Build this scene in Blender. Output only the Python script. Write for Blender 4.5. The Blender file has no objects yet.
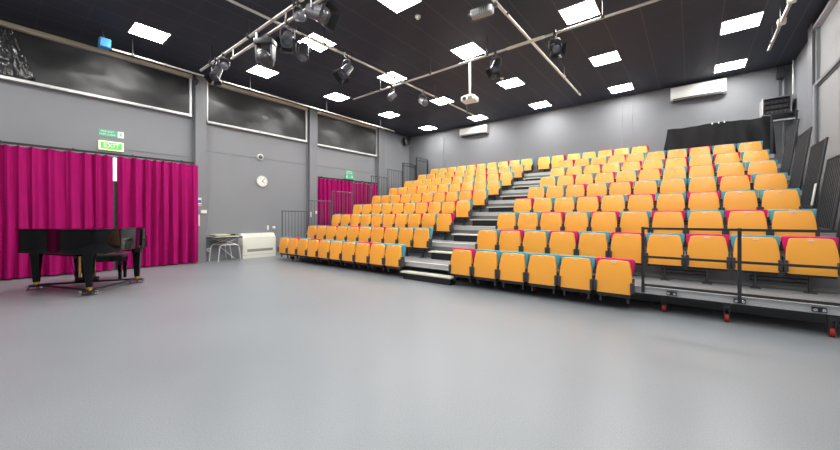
import bpy, bmesh, math, random
from mathutils import Vector, Matrix, noise
random.seed(7)
C = bpy.context.scene.collection
PI = math.pi

# ------------------------------------------------------------------ materials
def srgb(r, g, b):
    f = lambda c: (c / 255 / 12.92) if c / 255 <= .04045 else ((c / 255 + .055) / 1.055) ** 2.4
    return (f(r), f(g), f(b), 1)

def mat(name, col, rough=.5, metal=0, emit=None, es=0, noise_amt=0, nscale=20, bump=0, bscale=80, coat=0, spec=.5, rand=0):
    m = bpy.data.materials.new(name); m.use_nodes = True
    nt = m.node_tree; b = nt.nodes['Principled BSDF']
    b.inputs['Base Color'].default_value = col
    b.inputs['Roughness'].default_value = rough
    b.inputs['Metallic'].default_value = metal
    b.inputs['Coat Weight'].default_value = coat
    b.inputs['Specular IOR Level'].default_value = spec
    if emit:
        b.inputs['Emission Color'].default_value = emit
        b.inputs['Emission Strength'].default_value = es
    tc = nt.nodes.new('ShaderNodeTexCoord')
    if noise_amt or rand:
        mix = nt.nodes.new('ShaderNodeMix'); mix.data_type = 'RGBA'; mix.blend_type = 'MULTIPLY'
        mix.inputs[0].default_value = 1
        mix.inputs[6].default_value = col
        mr = nt.nodes.new('ShaderNodeMapRange')
        mr.inputs[1].default_value = 0; mr.inputs[2].default_value = 1
        if noise_amt:
            n = nt.nodes.new('ShaderNodeTexNoise'); n.inputs['Scale'].default_value = nscale; n.inputs['Detail'].default_value = 4
            nt.links.new(tc.outputs['Object'], n.inputs['Vector'])
            mr.inputs[3].default_value = 1 - noise_amt; mr.inputs[4].default_value = 1 + noise_amt
            nt.links.new(n.outputs['Fac'], mr.inputs[0])
        else:
            oi = nt.nodes.new('ShaderNodeObjectInfo')
            mr.inputs[3].default_value = 1 - rand; mr.inputs[4].default_value = 1 + rand
            nt.links.new(oi.outputs['Random'], mr.inputs[0])
        nt.links.new(mr.outputs[0], mix.inputs[7])
        nt.links.new(mix.outputs[2], b.inputs['Base Color'])
    if bump:
        n2 = nt.nodes.new('ShaderNodeTexNoise'); n2.inputs['Scale'].default_value = bscale; n2.inputs['Detail'].default_value = 3
        nt.links.new(tc.outputs['Object'], n2.inputs['Vector'])
        bp = nt.nodes.new('ShaderNodeBump'); bp.inputs['Strength'].default_value = bump; bp.inputs['Distance'].default_value = .01
        nt.links.new(n2.outputs['Fac'], bp.inputs['Height']); nt.links.new(bp.outputs[0], b.inputs['Normal'])
    return m

M = {}
M['wall_lightened'] = mat('grey_wall_paint_lightened', (.24, .247, .268, 1), .6, noise_amt=.05, nscale=1.5)  # same wall grey, lightened in colour to stand in for evener light
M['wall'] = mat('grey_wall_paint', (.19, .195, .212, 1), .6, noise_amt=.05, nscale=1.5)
M['wall_panel'] = mat('grey_acoustic_panel', (.30, .305, .315, 1), .7, noise_amt=.04, nscale=2)
M['steel_grey'] = mat('grey_painted_steel', (.21, .215, .235, 1), .45)
M['cream'] = mat('cream_channel', srgb(222, 212, 192), .5)
M['white'] = mat('white_plastic', srgb(232, 232, 228), .35)
M['white_metal'] = mat('white_metal', srgb(225, 225, 225), .3, .2)
M['offwhite'] = mat('warm_white_enamel', srgb(236, 234, 222), .4)
M['grille'] = mat('grey_grille', srgb(150, 150, 140), .5)
M['black'] = mat('black_metal', (.012, .012, .014, 1), .45)
M['black_cloth'] = mat('black_cloth', (.012, .012, .014, 1), .9, bump=.3, bscale=60)
M['blind'] = mat('black_blind', (.016, .016, .018, 1), .37, spec=.6, bump=.35, bscale=7)
M['foil'] = mat('crinkled_black_sheet', (.03, .032, .034, 1), .2, .0, spec=.9, bump=.8, bscale=25)
M['piano'] = mat('black_piano_lacquer', (.004, .004, .005, 1), .08, spec=.3)
M['brass'] = mat('brass', (.75, .5, .13, 1), .25, 1)
M['chrome'] = mat('chrome', (.7, .7, .72, 1), .2, 1)
M['alu'] = mat('galvanised_pipe', (.62, .60, .55, 1), .38, .75)
M['lamp_grey'] = mat('lamp_housing_grey', (.06, .06, .066, 1), .38, .4)
M['lamp_dark'] = mat('lamp_housing_dark', (.03, .03, .033, 1), .4, .3)
M['lamp_silver'] = mat('lamp_silver', (.17, .17, .185, 1), .35, .6)
M['lens'] = mat('lamp_lens', (.16, .17, .19, 1), .08, .3)
M['dark_rail'] = mat('charcoal_rail', (.035, .037, .042, 1), .45, .3)
M['mid_rail'] = mat('grey_rail', (.10, .105, .115, 1), .45, .3)
M['deck'] = mat('deck_vinyl', (.22, .225, .235, 1), .6, noise_amt=.15, nscale=90)
M['fascia'] = mat('fascia_alu', (.50, .51, .52, 1), .45, .2)
M['nosing'] = mat('step_nosing', srgb(214, 210, 196), .5)
M['riser'] = mat('dark_riser', (.24, .243, .25, 1), .55)
M['pan'] = mat('orange_seat_vinyl', (1.0, .425, .042, 1), .40, spec=.6, rand=.03, coat=.7)
M['pan'].node_tree.nodes['Principled BSDF'].inputs['Coat Roughness'].default_value = .28
M['teal'] = mat('teal_upholstery', srgb(82, 164, 186), .75)
M['magenta'] = mat('magenta_upholstery', srgb(208, 10, 104), .75)
M['bracket'] = mat('seat_bracket', (.05, .052, .06, 1), .45, .2)
M['red_wheel'] = mat('red_wheel', srgb(165, 45, 25), .5)
M['curtain'] = mat('magenta_curtain', (.37, .0015, .125, 1), .8, noise_amt=.12, nscale=3, spec=.2)
M['green'] = mat('green_sign', srgb(95, 180, 142), .5)
M['green_lit'] = mat('lit_green_sign', srgb(60, 190, 70), .4, emit=srgb(90, 220, 90), es=.55)
M['sign_white'] = mat('lit_white', (.85, .9, .7, 1), .4, emit=(.8, .9, .5, 1), es=.6)
M['text_white'] = mat('white_lettering', (.85, .9, .87, 1), .5)
M['blue'] = mat('blue_box', srgb(70, 150, 205), .4)
M['glow'] = mat('daylight_strip', (1, 1, 1, 1), .4, emit=(.93, .96, 1, 1), es=1.6)
M['glass_dark'] = mat('dark_glass', (.05, .055, .06, 1), .08)
M['frame_dark'] = mat('door_frame', (.06, .062, .068, 1), .4)
M['table_top'] = mat('table_top', srgb(190, 186, 170), .5)
M['paper'] = mat('paper', srgb(225, 222, 208), .7)
M['notice_blue'] = mat('notice_blue', srgb(60, 110, 180), .5)
M['notice_red'] = mat('notice_red', srgb(200, 60, 60), .5)
M['panel_emit'] = mat('led_diffuser', (1, 1, 1, 1), .5, emit=(1, .985, .95, 1), es=55)
M['rubber'] = mat('black_rubber', (.01, .01, .01, 1), .7)

def floor_mat():
    m = mat('grey_speckled_vinyl', (.4, .41, .43, 1), .34, spec=.45)
    nt = m.node_tree; b = nt.nodes['Principled BSDF']
    tc = nt.nodes.new('ShaderNodeTexCoord')
    n1 = nt.nodes.new('ShaderNodeTexNoise'); n1.inputs['Scale'].default_value = 130; n1.inputs['Detail'].default_value = 3
    n2 = nt.nodes.new('ShaderNodeTexNoise'); n2.inputs['Scale'].default_value = .8; n2.inputs['Detail'].default_value = 5
    for n in (n1, n2): nt.links.new(tc.outputs['Object'], n.inputs['Vector'])
    r1 = nt.nodes.new('ShaderNodeValToRGB'); e = r1.color_ramp.elements
    e[0].position = .32; e[0].color = (.195, .212, .232, 1); e[1].position = .68; e[1].color = (.265, .285, .305, 1)
    nt.links.new(n1.outputs['Fac'], r1.inputs[0])
    r2 = nt.nodes.new('ShaderNodeMapRange'); r2.inputs[3].default_value = .9; r2.inputs[4].default_value = 1.1
    nt.links.new(n2.outputs['Fac'], r2.inputs[0])
    mx = nt.nodes.new('ShaderNodeMix'); mx.data_type = 'RGBA'; mx.blend_type = 'MULTIPLY'; mx.inputs[0].default_value = 1
    nt.links.new(r1.outputs[0], mx.inputs[6]); nt.links.new(r2.outputs[0], mx.inputs[7])
    nt.links.new(mx.outputs[2], b.inputs['Base Color'])
    rr = nt.nodes.new('ShaderNodeMapRange'); rr.inputs[3].default_value = .26; rr.inputs[4].default_value = .42
    nt.links.new(n2.outputs['Fac'], rr.inputs[0]); nt.links.new(rr.outputs[0], b.inputs['Roughness'])
    return m
M['floor'] = floor_mat()

def ceiling_mat():
    m = mat('black_ceiling_tiles', (.03, .028, .032, 1), .6, spec=.3)
    nt = m.node_tree; b = nt.nodes['Principled BSDF']
    tc = nt.nodes.new('ShaderNodeTexCoord'); sx = nt.nodes.new('ShaderNodeSeparateXYZ')
    nt.links.new(tc.outputs['Object'], sx.inputs[0])
    def line(sock, off, width):
        a = nt.nodes.new('ShaderNodeMath'); a.operation = 'ADD'; a.inputs[1].default_value = off
        nt.links.new(sock, a.inputs[0])
        f = nt.nodes.new('ShaderNodeMath'); f.operation = 'PINGPONG'; f.inputs[1].default_value = .3
        nt.links.new(a.outputs[0], f.inputs[0])
        l = nt.nodes.new('ShaderNodeMath'); l.operation = 'LESS_THAN'; l.inputs[1].default_value = width
        nt.links.new(f.outputs[0], l.inputs[0]); return l.outputs[0]
    lx = line(sx.outputs[0], 9.14 + 6, .011); ly = line(sx.outputs[1], 30 - 11.355, .007)
    hx = nt.nodes.new('ShaderNodeMath'); hx.operation = 'MULTIPLY'; hx.inputs[1].default_value = .45; nt.links.new(ly, hx.inputs[0])
    mxm = nt.nodes.new('ShaderNodeMath'); mxm.operation = 'MAXIMUM'; nt.links.new(lx, mxm.inputs[0]); nt.links.new(hx.outputs[0], mxm.inputs[1])
    mx = nt.nodes.new('ShaderNodeMix'); mx.data_type = 'RGBA'
    mx.inputs[6].default_value = (.036, .042, .060, 1); mx.inputs[7].default_value = (.078, .08, .09, 1)
    nt.links.new(mxm.outputs[0], mx.inputs[0]); nt.links.new(mx.outputs[2], b.inputs['Base Color'])
    return m
M['ceiling'] = ceiling_mat()

# ------------------------------------------------------------------ mesh helper
class B:
    def __init__(s): s.bm = bmesh.new()
    def box(s, x0, x1, y0, y1, z0, z1, rot=None, at=None):
        c = [(x0, y0, z0), (x1, y0, z0), (x1, y1, z0), (x0, y1, z0), (x0, y0, z1), (x1, y0, z1), (x1, y1, z1), (x0, y1, z1)]
        c = [Vector(p) for p in c]
        if rot is not None:
            o = Vector(at) if at is not None else sum(c, Vector()) / 8
            c = [o + rot @ (p - o) for p in c]
        v = [s.bm.verts.new(p) for p in c]
        for f in ((0, 3, 2, 1), (4, 5, 6, 7), (0, 1, 5, 4), (1, 2, 6, 5), (2, 3, 7, 6), (3, 0, 4, 7)): s.bm.faces.new([v[i] for i in f])
        return s
    def loft(s, rings, caps=True, closed=True):
        R = [[s.bm.verts.new(p) for p in r] for r in rings]
        n = len(R[0])
        for a, b in zip(R, R[1:]):
            for i in range(n if closed else n - 1):
                j = (i + 1) % n
                s.bm.faces.new((a[i], a[j], b[j], b[i]))
        if caps and closed:
            s.bm.faces.new(R[0][::-1]); s.bm.faces.new(R[-1])
        return s
    def cyl(s, p0, p1, r0, r1=None, n=12):
        p0, p1 = Vector(p0), Vector(p1); r1 = r0 if r1 is None else r1
        d = (p1 - p0).normalized(); q = d.to_track_quat('Z', 'Y')
        ring = lambda p, r: [p + q @ Vector((r * math.cos(2 * PI * i / n), r * math.sin(2 * PI * i / n), 0)) for i in range(n)]
        return s.loft([ring(p0, r0), ring(p1, r1)])
    def lathe(s, p, d, prof, n=20):
        p = Vector(p); q = Vector(d).normalized().to_track_quat('Z', 'Y')
        rings = [[p + q @ Vector((max(r, .0005) * math.cos(2 * PI * i / n), max(r, .0005) * math.sin(2 * PI * i / n), h)) for i in range(n)] for r, h in prof]
        return s.loft(rings)
    def tube(s, pts, r, n=8):
        pts = [Vector(p) for p in pts]; rings = []
        for i, p in enumerate(pts):
            d = (pts[min(i + 1, len(pts) - 1)] - pts[max(i - 1, 0)]).normalized()
            up = Vector((0, 0, 1)) if abs(d.z) < .95 else Vector((1, 0, 0))
            a = d.cross(up).normalized(); b = d.cross(a)
            rings.append([p + (a * math.cos(2 * PI * k / n) + b * math.sin(2 * PI * k / n)) * r for k in range(n)])
        return s.loft(rings)
    def prism(s, outline, z0, z1, f=lambda u, v, w: (u, v, w)):
        return s.loft([[f(u, v, z0) for u, v in outline], [f(u, v, z1) for u, v in outline]])
    def ball(s, p, r, sx=1, sy=1, sz=1, n=14):
        m = Matrix.Translation(p) @ Matrix.Diagonal((sx, sy, sz, 1))
        bmesh.ops.create_uvsphere(s.bm, u_segments=n, v_segments=n // 2 + 2, radius=r, matrix=m); return s
    def bevel(s, off, seg=2, ang=35):
        s.bm.normal_update()
        bmesh.ops.recalc_face_normals(s.bm, faces=s.bm.faces)
        e = [e for e in s.bm.edges if len(e.link_faces) == 2 and e.calc_face_angle(0) > math.radians(ang)]
        bmesh.ops.bevel(s.bm, geom=e, offset=off, segments=seg, affect='EDGES', profile=.6, clamp_overlap=True)
        return s
    def build(s, name, m, parent=None, smooth=True, ang=40):
        if parent is not None and parent.type == 'EMPTY' or parent is not None:
            w = Vector((0, 0, 0)); p = parent
            while p is not None: w += p.location; p = p.parent
            for v in s.bm.verts: v.co -= w
        bmesh.ops.recalc_face_normals(s.bm, faces=s.bm.faces)
        me = bpy.data.meshes.new(name); s.bm.to_mesh(me); s.bm.free()
        me.materials.append(M[m] if isinstance(m, str) else m)
        if smooth:
            me.polygons.foreach_set('use_smooth', [True] * len(me.polygons))
            me.set_sharp_from_angle(angle=math.radians(ang))
        o = bpy.data.objects.new(name, me); C.objects.link(o)
        if parent is not None: o.parent = parent
        return o

def tag(o, label=None, cat=None, group=None, kind=None):
    if label: o['label'] = label
    if cat: o['category'] = cat
    if group: o['group'] = group
    if kind: o['kind'] = kind
    return o
def thing(name, loc, label, cat, group=None):
    o = bpy.data.objects.new(name, None); C.objects.link(o); o.location = loc; o.empty_display_size = .1
    return tag(o, label, cat, group)
def struct(o, label=None): return tag(o, label, kind='structure')
def dup(root, loc, label, group=None, rotz=None):
    r = root.copy(); C.objects.link(r); r.location = loc; r['label'] = label
    if rotz is not None: r.rotation_euler = (0, 0, rotz)
    if group: r['group'] = group
    for ch in list(root.children):
        c = ch.copy(); C.objects.link(c); c.parent = r
        for g in list(ch.children):
            d = g.copy(); C.objects.link(d); d.parent = c
    return r
def lettering(txt, size, mtl, parent, loc, rot, name='lettering', align='CENTER'):
    cu = bpy.data.curves.new(name, 'FONT'); cu.body = txt; cu.size = size; cu.extrude = .0015
    cu.align_x = align; cu.align_y = 'CENTER'
    cu.materials.append(M[mtl])
    f = bpy.data.objects.new(name, cu); C.objects.link(f)
    bpy.context.view_layer.update()
    me = bpy.data.meshes.new_from_object(f.evaluated_get(bpy.context.evaluated_depsgraph_get()))
    bpy.data.objects.remove(f); bpy.data.curves.remove(cu)
    if not me.materials: me.materials.append(M[mtl])
    o = bpy.data.objects.new(name, me); C.objects.link(o); o.parent = parent; o.location = loc; o.rotation_euler = rot
    return o

# ------------------------------------------------------------------ the room
XL, XR, YB, YF, ZC = -10.62, 1.98, 12.5, -3.2, 5.07
struct(B().box(XL - .3, XR + .3, YF - .3, YB + .3, -.15, 0).build('floor', 'floor', smooth=False))
struct(B().box(XL - .3, XR + .3, YF - .3, YB + .3, ZC, ZC + .15).build('ceiling', 'ceiling', smooth=False))
struct(B().box(XL - .25, XL, YF, YB + .2, 0, ZC).build('wall_left', 'wall_lightened', smooth=False))
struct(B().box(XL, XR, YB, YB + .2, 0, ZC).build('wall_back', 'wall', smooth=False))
struct(B().box(XR, XR + .2, YF, YB + .2, 0, ZC).build('wall_right', 'wall_lightened', smooth=False))
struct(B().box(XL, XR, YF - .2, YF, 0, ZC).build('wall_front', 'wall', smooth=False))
# back wall panel joints
ti = 0
def trim(b, m, sm=False):
    global ti; ti += 1
    return struct(b.build('trim_%d' % ti, m, smooth=sm))
for x in (-8.6, -5.15, -1.73, -1.46): trim(B().box(x - .012, x + .012, YB - .012, YB, 2, ZC), 'steel_grey')
for y0, y1, z in ((3.72, 6.88, 3.09), (7.34, 10.3, 3.12), (2.05, 3.36, 2.86)):
    trim(B().box(XL, XL + .012, y0, y1, z - .012, z + .012), 'steel_grey')
# steel columns on the left wall (H sections)
for y0, y1 in ((3.42, 3.68), (6.93, 7.24), (10.3, 10.66)):
    b = B(); b.box(XL, XL + .17, y0 + .02, y1 - .02, 0, ZC); b.box(XL + .17, XL + .19, y0, y1, 0, ZC); b.box(XL + .02, XL + .04, y0 - .03, y1 + .03, 0, ZC)
    trim(b, 'steel_grey')
# cream channel under the ceiling on both side walls, slim conduit above
def channel(x, sg, y0, y1, dz=0, m='cream'):
    b = B().box(min(x, x + sg * .12), max(x, x + sg * .12), y0, y1, 4.978 + dz, 5.062 + dz).box(min(x, x + sg * .135), max(x, x + sg * .135), y0, y1, 4.970 + dz, 4.984 + dz)
    trim(b, m)
for y0, y1 in ((YF, 3.37), (3.73, 6.88), (7.29, 10.26)): channel(XL, 1, y0, y1)
channel(XR, -1, YF, 10.05, -.09, 'fascia')
# clerestory windows covered by black blinds
def clerestory(i, x, sg, y0, y1, z0, z1, crinkle=False):
    w = bpy.data.objects.new('window_%d' % i, None); C.objects.link(w); w.location = (x, (y0 + y1) / 2, z0); struct(w)
    b = B()
    b.box(x, x + sg * .11, y0, y1, z0 - .05, z0 + .005)
    b.box(x, x + sg * .10, y1 - .05, y1, z0, z1); b.box(x, x + sg * .06, y0, y0 + .03, z0, z1)
    b.build('window_frame', 'white_metal' if sg > 0 else 'wall', w, smooth=False)
    b = B(); ny, nz = 90, 24; V = []
    for a in range(ny + 1):
        row = []
        for c in range(nz + 1):
            y = y0 + .03 + (y1 - y0 - .08) * a / ny; t = c / nz; z = z0 + .01 + (z1 - z0 - .02) * t
            sag = .035 * math.sin((y - y0) * 2.1 + t * 2.5) + .03 * noise.noise((y * .9, t * 2.2, i * 3.3)) + .012 * noise.noise((y * 3, t * 4 + y, 9))
            if sg < 0: sag *= .15
            row.append(b.bm.verts.new((x + sg * (.05 + sag * (1 - .6 * abs(t - .5))), y, z)))
        V.append(row)
    for a in range(ny):
        for c in range(nz): b.bm.faces.new((V[a][c], V[a + 1][c], V[a + 1][c + 1], V[a][c + 1]))
    b.build('blind', 'blind' if sg > 0 else 'wall_panel', w)
    if crinkle:
        b = B(); V = []
        for a in range(31):
            row = []
            for c in range(25):
                t = a / 30; q = c / 24
                y = .02 + .55 * t * (1 - .55 * q) ; z = z0 + .04 + (z1 - z0 - .1) * q
                row.append(b.bm.verts.new((x + .115 + .05 * noise.noise((t * 6, q * 7, 1)) + .02 * noise.noise((t * 19, q * 19, 4)), y, z)))
            V.append(row)
        for a in range(30):
            for c in range(24): b.bm.faces.new((V[a][c], V[a + 1][c], V[a + 1][c + 1], V[a][c + 1]))
        b.build('torn_sheet', 'foil', w)
clerestory(1, XL, 1, YF + .1, 3.36, 3.99, 4.965, True)
clerestory(2, XL, 1, 3.74, 6.88, 3.91, 4.965)
clerestory(3, XL, 1, 7.3, 10.28, 3.88, 4.965)
clerestory(4, XR, -1, YF + .1, 9.95, 3.82, 4.88)
# right wall cladding and column
b = B()
y = YF
while y < 9.95:
    b.box(XR - .06, XR, y + .008, min(y + 1.19, 9.98), 0, 3.74); y += 1.2
trim(b, 'wall_panel')
trim(B().box(XR - .075, XR, YF, 9.98, 3.74, 3.77), 'steel_grey')
b = B(); b.box(XR - .10, XR, 10.12, 10.4, 0, ZC); b.box(XR - .12, XR - .10, 10.1, 10.42, 0, ZC); trim(b, 'steel_grey')
b = B(); b.cyl((XR - .04, 12.2, 4.25), (XR - .04, 12.2, ZC), .015); trim(b, 'white_metal', True)
b = B()
for yy in (9.9, 10.0): b.cyl((XR - .12, yy, 1.5), (XR - .12, yy, 3.78), .025); b.cyl((XR - .12, yy, 3.78), (XR, yy, 3.85), .025)
trim(b, 'wall_lightened', True)

# doors behind the curtains (dark frame, daylight strip)
for i, (yc, hh) in enumerate(((1.80, 2.62), (8.98, 2.62))):
    d = bpy.data.objects.new('door_%d' % (i + 1), None); C.objects.link(d); d.location = (XL, yc, 0); struct(d)
    B().box(XL, XL + .05, yc - 1.2, yc - .05, 0, hh).box(XL, XL + .05, yc + .05, yc + 1.2, 0, hh).build('door_leaf', 'frame_dark', d, smooth=False)
    B().box(XL, XL + .02, yc - .05, yc + .05, 0, 2.08).build('door_stile', 'steel_grey', d, smooth=False)
    B().box(XL, XL + .02, yc - .05, yc + .05, 2.08, hh).build('daylight_pane', 'glow', d, smooth=False)

# ------------------------------------------------------------------ ceiling lights
GX = [-8.84 + 2.4 * i for i in range(5)]; GY = [11.655 - 2.4 * j for j in range(6)]
XN = ['nearest the left wall', 'second from left wall', 'in the middle', 'second from right wall', 'nearest the right wall']
YN = ['in row closest to back wall', 'in second row from back wall', 'in third row from back wall', 'in fourth row from back wall', 'above the piano and nearest the camera']
light0 = None
seen = {(i, j) for j in range(2) for i in range(5)} | {(i, 2) for i in range(4)} | {(0, 3), (1, 3), (2, 3), (0, 4)}
for j in range(6):
    for i in range(5):
        if (i, j) in seen:
            lab = 'square ceiling panel light %s, %s' % (YN[j], XN[i]) if j < 4 else 'square glowing ceiling panel light high above the grand piano, nearest the curtains'
            if light0 is None:
                light0 = thing('ceiling_light', (0, 0, 0), lab, 'ceiling light', 'square ceiling panel lights')
                b = B()
                for x0, x1, y0, y1 in ((-.3, .3, -.3, -.285), (-.3, .3, .285, .3), (-.3, -.285, -.285, .285), (.285, .3, -.285, .285)): b.box(x0, x1, y0, y1, -.014, 0)
                b.build('light_frame', 'white', light0, smooth=False)
                B().box(-.285, .285, -.285, .285, -.010, 0).build('diffuser', 'panel_emit', light0, smooth=False)
                light0.location = (GX[i], GY[j], ZC)
            else: dup(light0, (GX[i], GY[j], ZC), lab)
        else:
            ld = bpy.data.lights.new('ceiling_panel_lamp', 'AREA'); ld.shape = 'SQUARE'; ld.size = .57
            ld.energy = 55 * .325 * PI * .95; ld.color = (1, .985, .95)
            lo = bpy.data.objects.new('ceiling_panel_lamp', ld); C.objects.link(lo); lo.location = (GX[i], GY[j], ZC - .012)

# ------------------------------------------------------------------ tiered seating
S, D, RISE, X0, Y1 = .467, .894, .3445, -9.193, 5.095
Z1, YD1 = .32, 5.30
AIS = 1.166
XA0 = X0 + 10 * S; XA1 = XA0 + AIS; XE = XA1 + 10 * S
yf = lambda n: YD1 + (n - 1) * D
zt = lambda n: Z1 + (n - 1) * RISE
ORD = ['front', 'second', 'third', 'fourth', 'fifth', 'sixth', 'seventh', 'eighth', 'ninth']
TX0, TX1 = -9.5, 1.53
for n in range(1, 9):
    y0, y1, z = yf(n), (yf(n + 1) if n < 8 else YB - .02), zt(n)
    t = thing('seating_tier', (-4, y0, 0), '%s tier of the stepped grey seating platform%s' % (['lowest', 'second', 'third', 'fourth', 'fifth', 'sixth', 'seventh', 'topmost'][n - 1], ', standing on castors' if n == 1 else ''), 'seating platform', 'tiers of the retractable seating')
    B().box(TX0, TX1, y0 + .02, y1 + (.02 if n < 8 else 0), z - .035, z).build('deck', 'deck', t, smooth=False)
    b = B().box(TX0, TX1, y0, y0 + .02, z - .085, z + .002).box(TX0, TX1, y0 - .008, y0, z - .085, z - .07).box(TX0, TX1, y0 - .008, y0, z - .016, z + .002)
    b.build('fascia', 'fascia', t, smooth=False)
    B().box(XA0 + .02, XA1 - .02, y0 - .012, y0 + .05, z + .002, z + .008).build('nosing', 'nosing', t, smooth=False)
    if n > 1:
        B().box(TX0, TX1, y0 + .03, y0 + .05, zt(n - 1), z - .035).build('riser', 'riser', t, smooth=False)
    else:
        B().box(TX0, TX1, y0 + .62, y0 + .64, 0.01, z - .035).build('shade_backing', 'riser', t, smooth=False)  # added sheet standing in for the deep shadow under the deck
        b = B()
        for x in (-9.3, -7.6, -5.9, -4.6, -3.3, -2.0, -.28, .32, 1.22): b.box(x - .03, x + .03, y0 + .06, y0 + .6, z - .10, z - .035)
        b.build('underframe', 'black', t, smooth=False)
        for x, yy in ((-9.1, 5.48), (-7.4, 5.5), (-5.6, 5.5), (-2.0, 5.6), (-1.3, 5.6), (-.28, 5.44), (.32, 5.36), (1.12, 5.36)):
            c = B().box(x - .026, x - .020, yy - .025, yy + .025, .04, .2).box(x + .020, x + .026, yy - .025, yy + .025, .04, .2).box(x - .03, x + .03, yy - .03, yy + .03, .17, z - .09).build('castor', 'bracket', t, smooth=False)
            B().cyl((x - .017, yy, .048), (x + .017, yy, .048), .048, n=18).build('wheel', 'red_wheel', c)
    # seat beams for the row standing on this deck
    if n < 8:
        for xa, xb in ((X0, XA0), (XA1, XE)):
            for q in range(5):
                xq = xa + S * (2 * q + .5)
                for dz in (.095, .145): B().cyl((xq - .02, y1 - .03, z + dz), (xq + S + .02, y1 - .03, z + dz), .011, n=8).build('tie_rod', 'bracket', t)
# aisle steps
st = thing('aisle_step', ((XA0 + XA1) / 2, 5.09, 0), 'low pale-edged step standing on the floor at the foot of the aisle', 'step', 'aisle steps')
B().box(XA0 - .03, XA1 + .01, 5.09, 5.295, .125, .15).build('tread', 'nosing', st, smooth=False)
B().box(XA0 + .01, XA1 - .03, 5.13, 5.295, 0, .125).build('step_body', 'black', st, smooth=False)
sn = None
for n in range(1, 9):
    y1 = yf(n + 1) if n < 8 else None
    if n == 8: break
    lab = 'pale-edged half step in the aisle, on the %s tier of the seating' % (['lowest', 'second', 'third', 'fourth', 'fifth', 'sixth', 'seventh'][n - 1])
    loc = ((XA0 + XA1) / 2, y1, zt(n))
    if sn is None:
        sn = thing('aisle_step', (0, 0, 0), lab, 'step', 'aisle steps')
        w = AIS / 2 - .03
        B().box(-w, w, -.26, -.014, .145, .170).build('tread', 'nosing', sn, smooth=False)
        B().box(-w + .05, w - .05, -.22, -.014, .001, .145).build('step_body', 'black', sn, smooth=False)
        sn.location = loc
    else: dup(sn, loc, lab)

# the tip-up chairs
def pan_outline():
    pts = []
    def arc(cx, cz, r, a0, a1, n=5):
        for i in range(n + 1):
            a = math.radians(a0 + (a1 - a0) * i / n); pts.append((cx + r * math.cos(a), cz + r * math.sin(a)))
    wb, wm, wt = .204, .212, .183
    arc(wb - .02, .225 + .02, .02, -90, 0)
    pts.append((wm, .33))
    pts.append((wm, .42))
    pts.append((wm - .009, .52))
    arc(wt - .035, .650 - .035, .035, 12, 90)
    pts.append((0, .655))
    L = [(-x, z) for x, z in pts[::-1][1:]]
    return pts + L
def back_outline():
    P = [(.16, .28), (.175, .38), (.20, .47), (.224, .55), (.230, .64), (.228, .660), (.215, .670), (0, .673)]
    return P + [(-x, z) for x, z in P[::-1][1:]]
def make_chair(colour, front):
    r = thing('auditorium_chair', (0, 0, 0), 'x', 'chair')
    o = B().prism(pan_outline(), 0, .055, lambda u, v, w: (u, w - .014 + .10 * (v - .22), v)).bevel(.008, 2, 50).build('seat_pan', 'pan', r)
    B().box(-.028, .028, .020, .030, .618, .630).build('number_plate', 'white', o, smooth=False)
    B().prism(back_outline(), .10, .165, lambda u, v, w: (u, w + .05 * (v - .4), v)).bevel(.012, 2, 50).build('backrest', colour, r)
    for sg in (-1, 1):
        x = sg * .212
        B().box(x - .0195, x + .0195, -.03, .02, .245, .385).box(x - .017, x + .017, .02, .13, .235, .43).bevel(.005, 1).build('armrest', 'bracket', r)
    if front:
        b = B().box(-.19, .19, .03, .09, .175, .215)
        for x in (-.16, .16): b.box(x - .015, x + .015, .06, .195, .235, .265).box(x - .012, x + .012, .05, .08, .10, .20)
        b.build('bracket', 'bracket', r, smooth=False)
    else:
        b = B().box(-.20, .20, .03, .10, .195, .222)
        b.box(-.012, .012, .06, .115, .001, .20).box(-.05, .05, .035, .145, .001, .012)
        b.build('pedestal', 'bracket', r, smooth=False)
    return r
PROTO = {}
CNT = ['first', 'second', 'third', 'fourth', 'fifth', 'sixth', 'seventh', 'eighth', 'ninth', 'tenth']
def chair(colour, front, x, y, z, label, group):
    k = (colour, front)
    if k not in PROTO:
        r = make_chair(colour, front); PROTO[k] = r; r.location = (x, y, z); r['label'] = label; r['group'] = group
    else: dup(PROTO[k], (x, y, z), label, group)
LB = ['TMTMTTTMTT', 'TTMTMTMTTT', 'TMTTTMTMTM', 'TMTTMTMTMT', 'TTMTMTMTMT', 'TTMTMTMTTT', 'TTTTMTTMMT', 'TTTMTTMTTT', 'TTTTMTTMTT']
RB = ['MTTTTM', 'TMTMTMTMTM', 'TTMTMTMTMT', 'MTTMTMTMTT', 'TTMTMTTTMT', 'TMTMTMTMTT', 'TTMTMTMTMT', 'MTTMTTTMTT', 'TTMTM']
CN = {'T': 'teal', 'M': 'magenta'}
for r in range(9):
    rn = ['front row', 'second row', 'third row', 'fourth row', 'fifth row', 'sixth row', 'seventh row', 'eighth row', 'back row'][r]
    y = Y1 + r * D; z = 0 if r == 0 else zt(r)
    if r: z = zt(r)
    for k, c in enumerate(LB[r]):
        chair(CN[c], r == 0, X0 + (k + .5) * S - (.025 if r == 0 else 0), y, z, 'orange tip-up chair with %s back, %s from the aisle in left block, %s' % (CN[c], CNT[9 - k], rn), 'chairs in the left seating block')
    for k, c in enumerate(RB[r]):
        chair(CN[c], r == 0, XA1 + (k + .5) * (S + .0025) - (.033 if r == 0 else 0), y, z, 'orange tip-up chair with %s back, %s from the aisle in right block, %s' % (CN[c], CNT[k], rn), 'chairs in the right seating block')
for k, c in enumerate('TM'):
    chair(CN[c], False, XA0 + AIS / 2 + (k - .38) * S, Y1 + 8 * D, zt(8), 'orange tip-up chair with %s back at the top of the aisle, %s of two' % (CN[c], 'left' if k == 0 else 'right'), 'chairs closing the top of the aisle')

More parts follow.
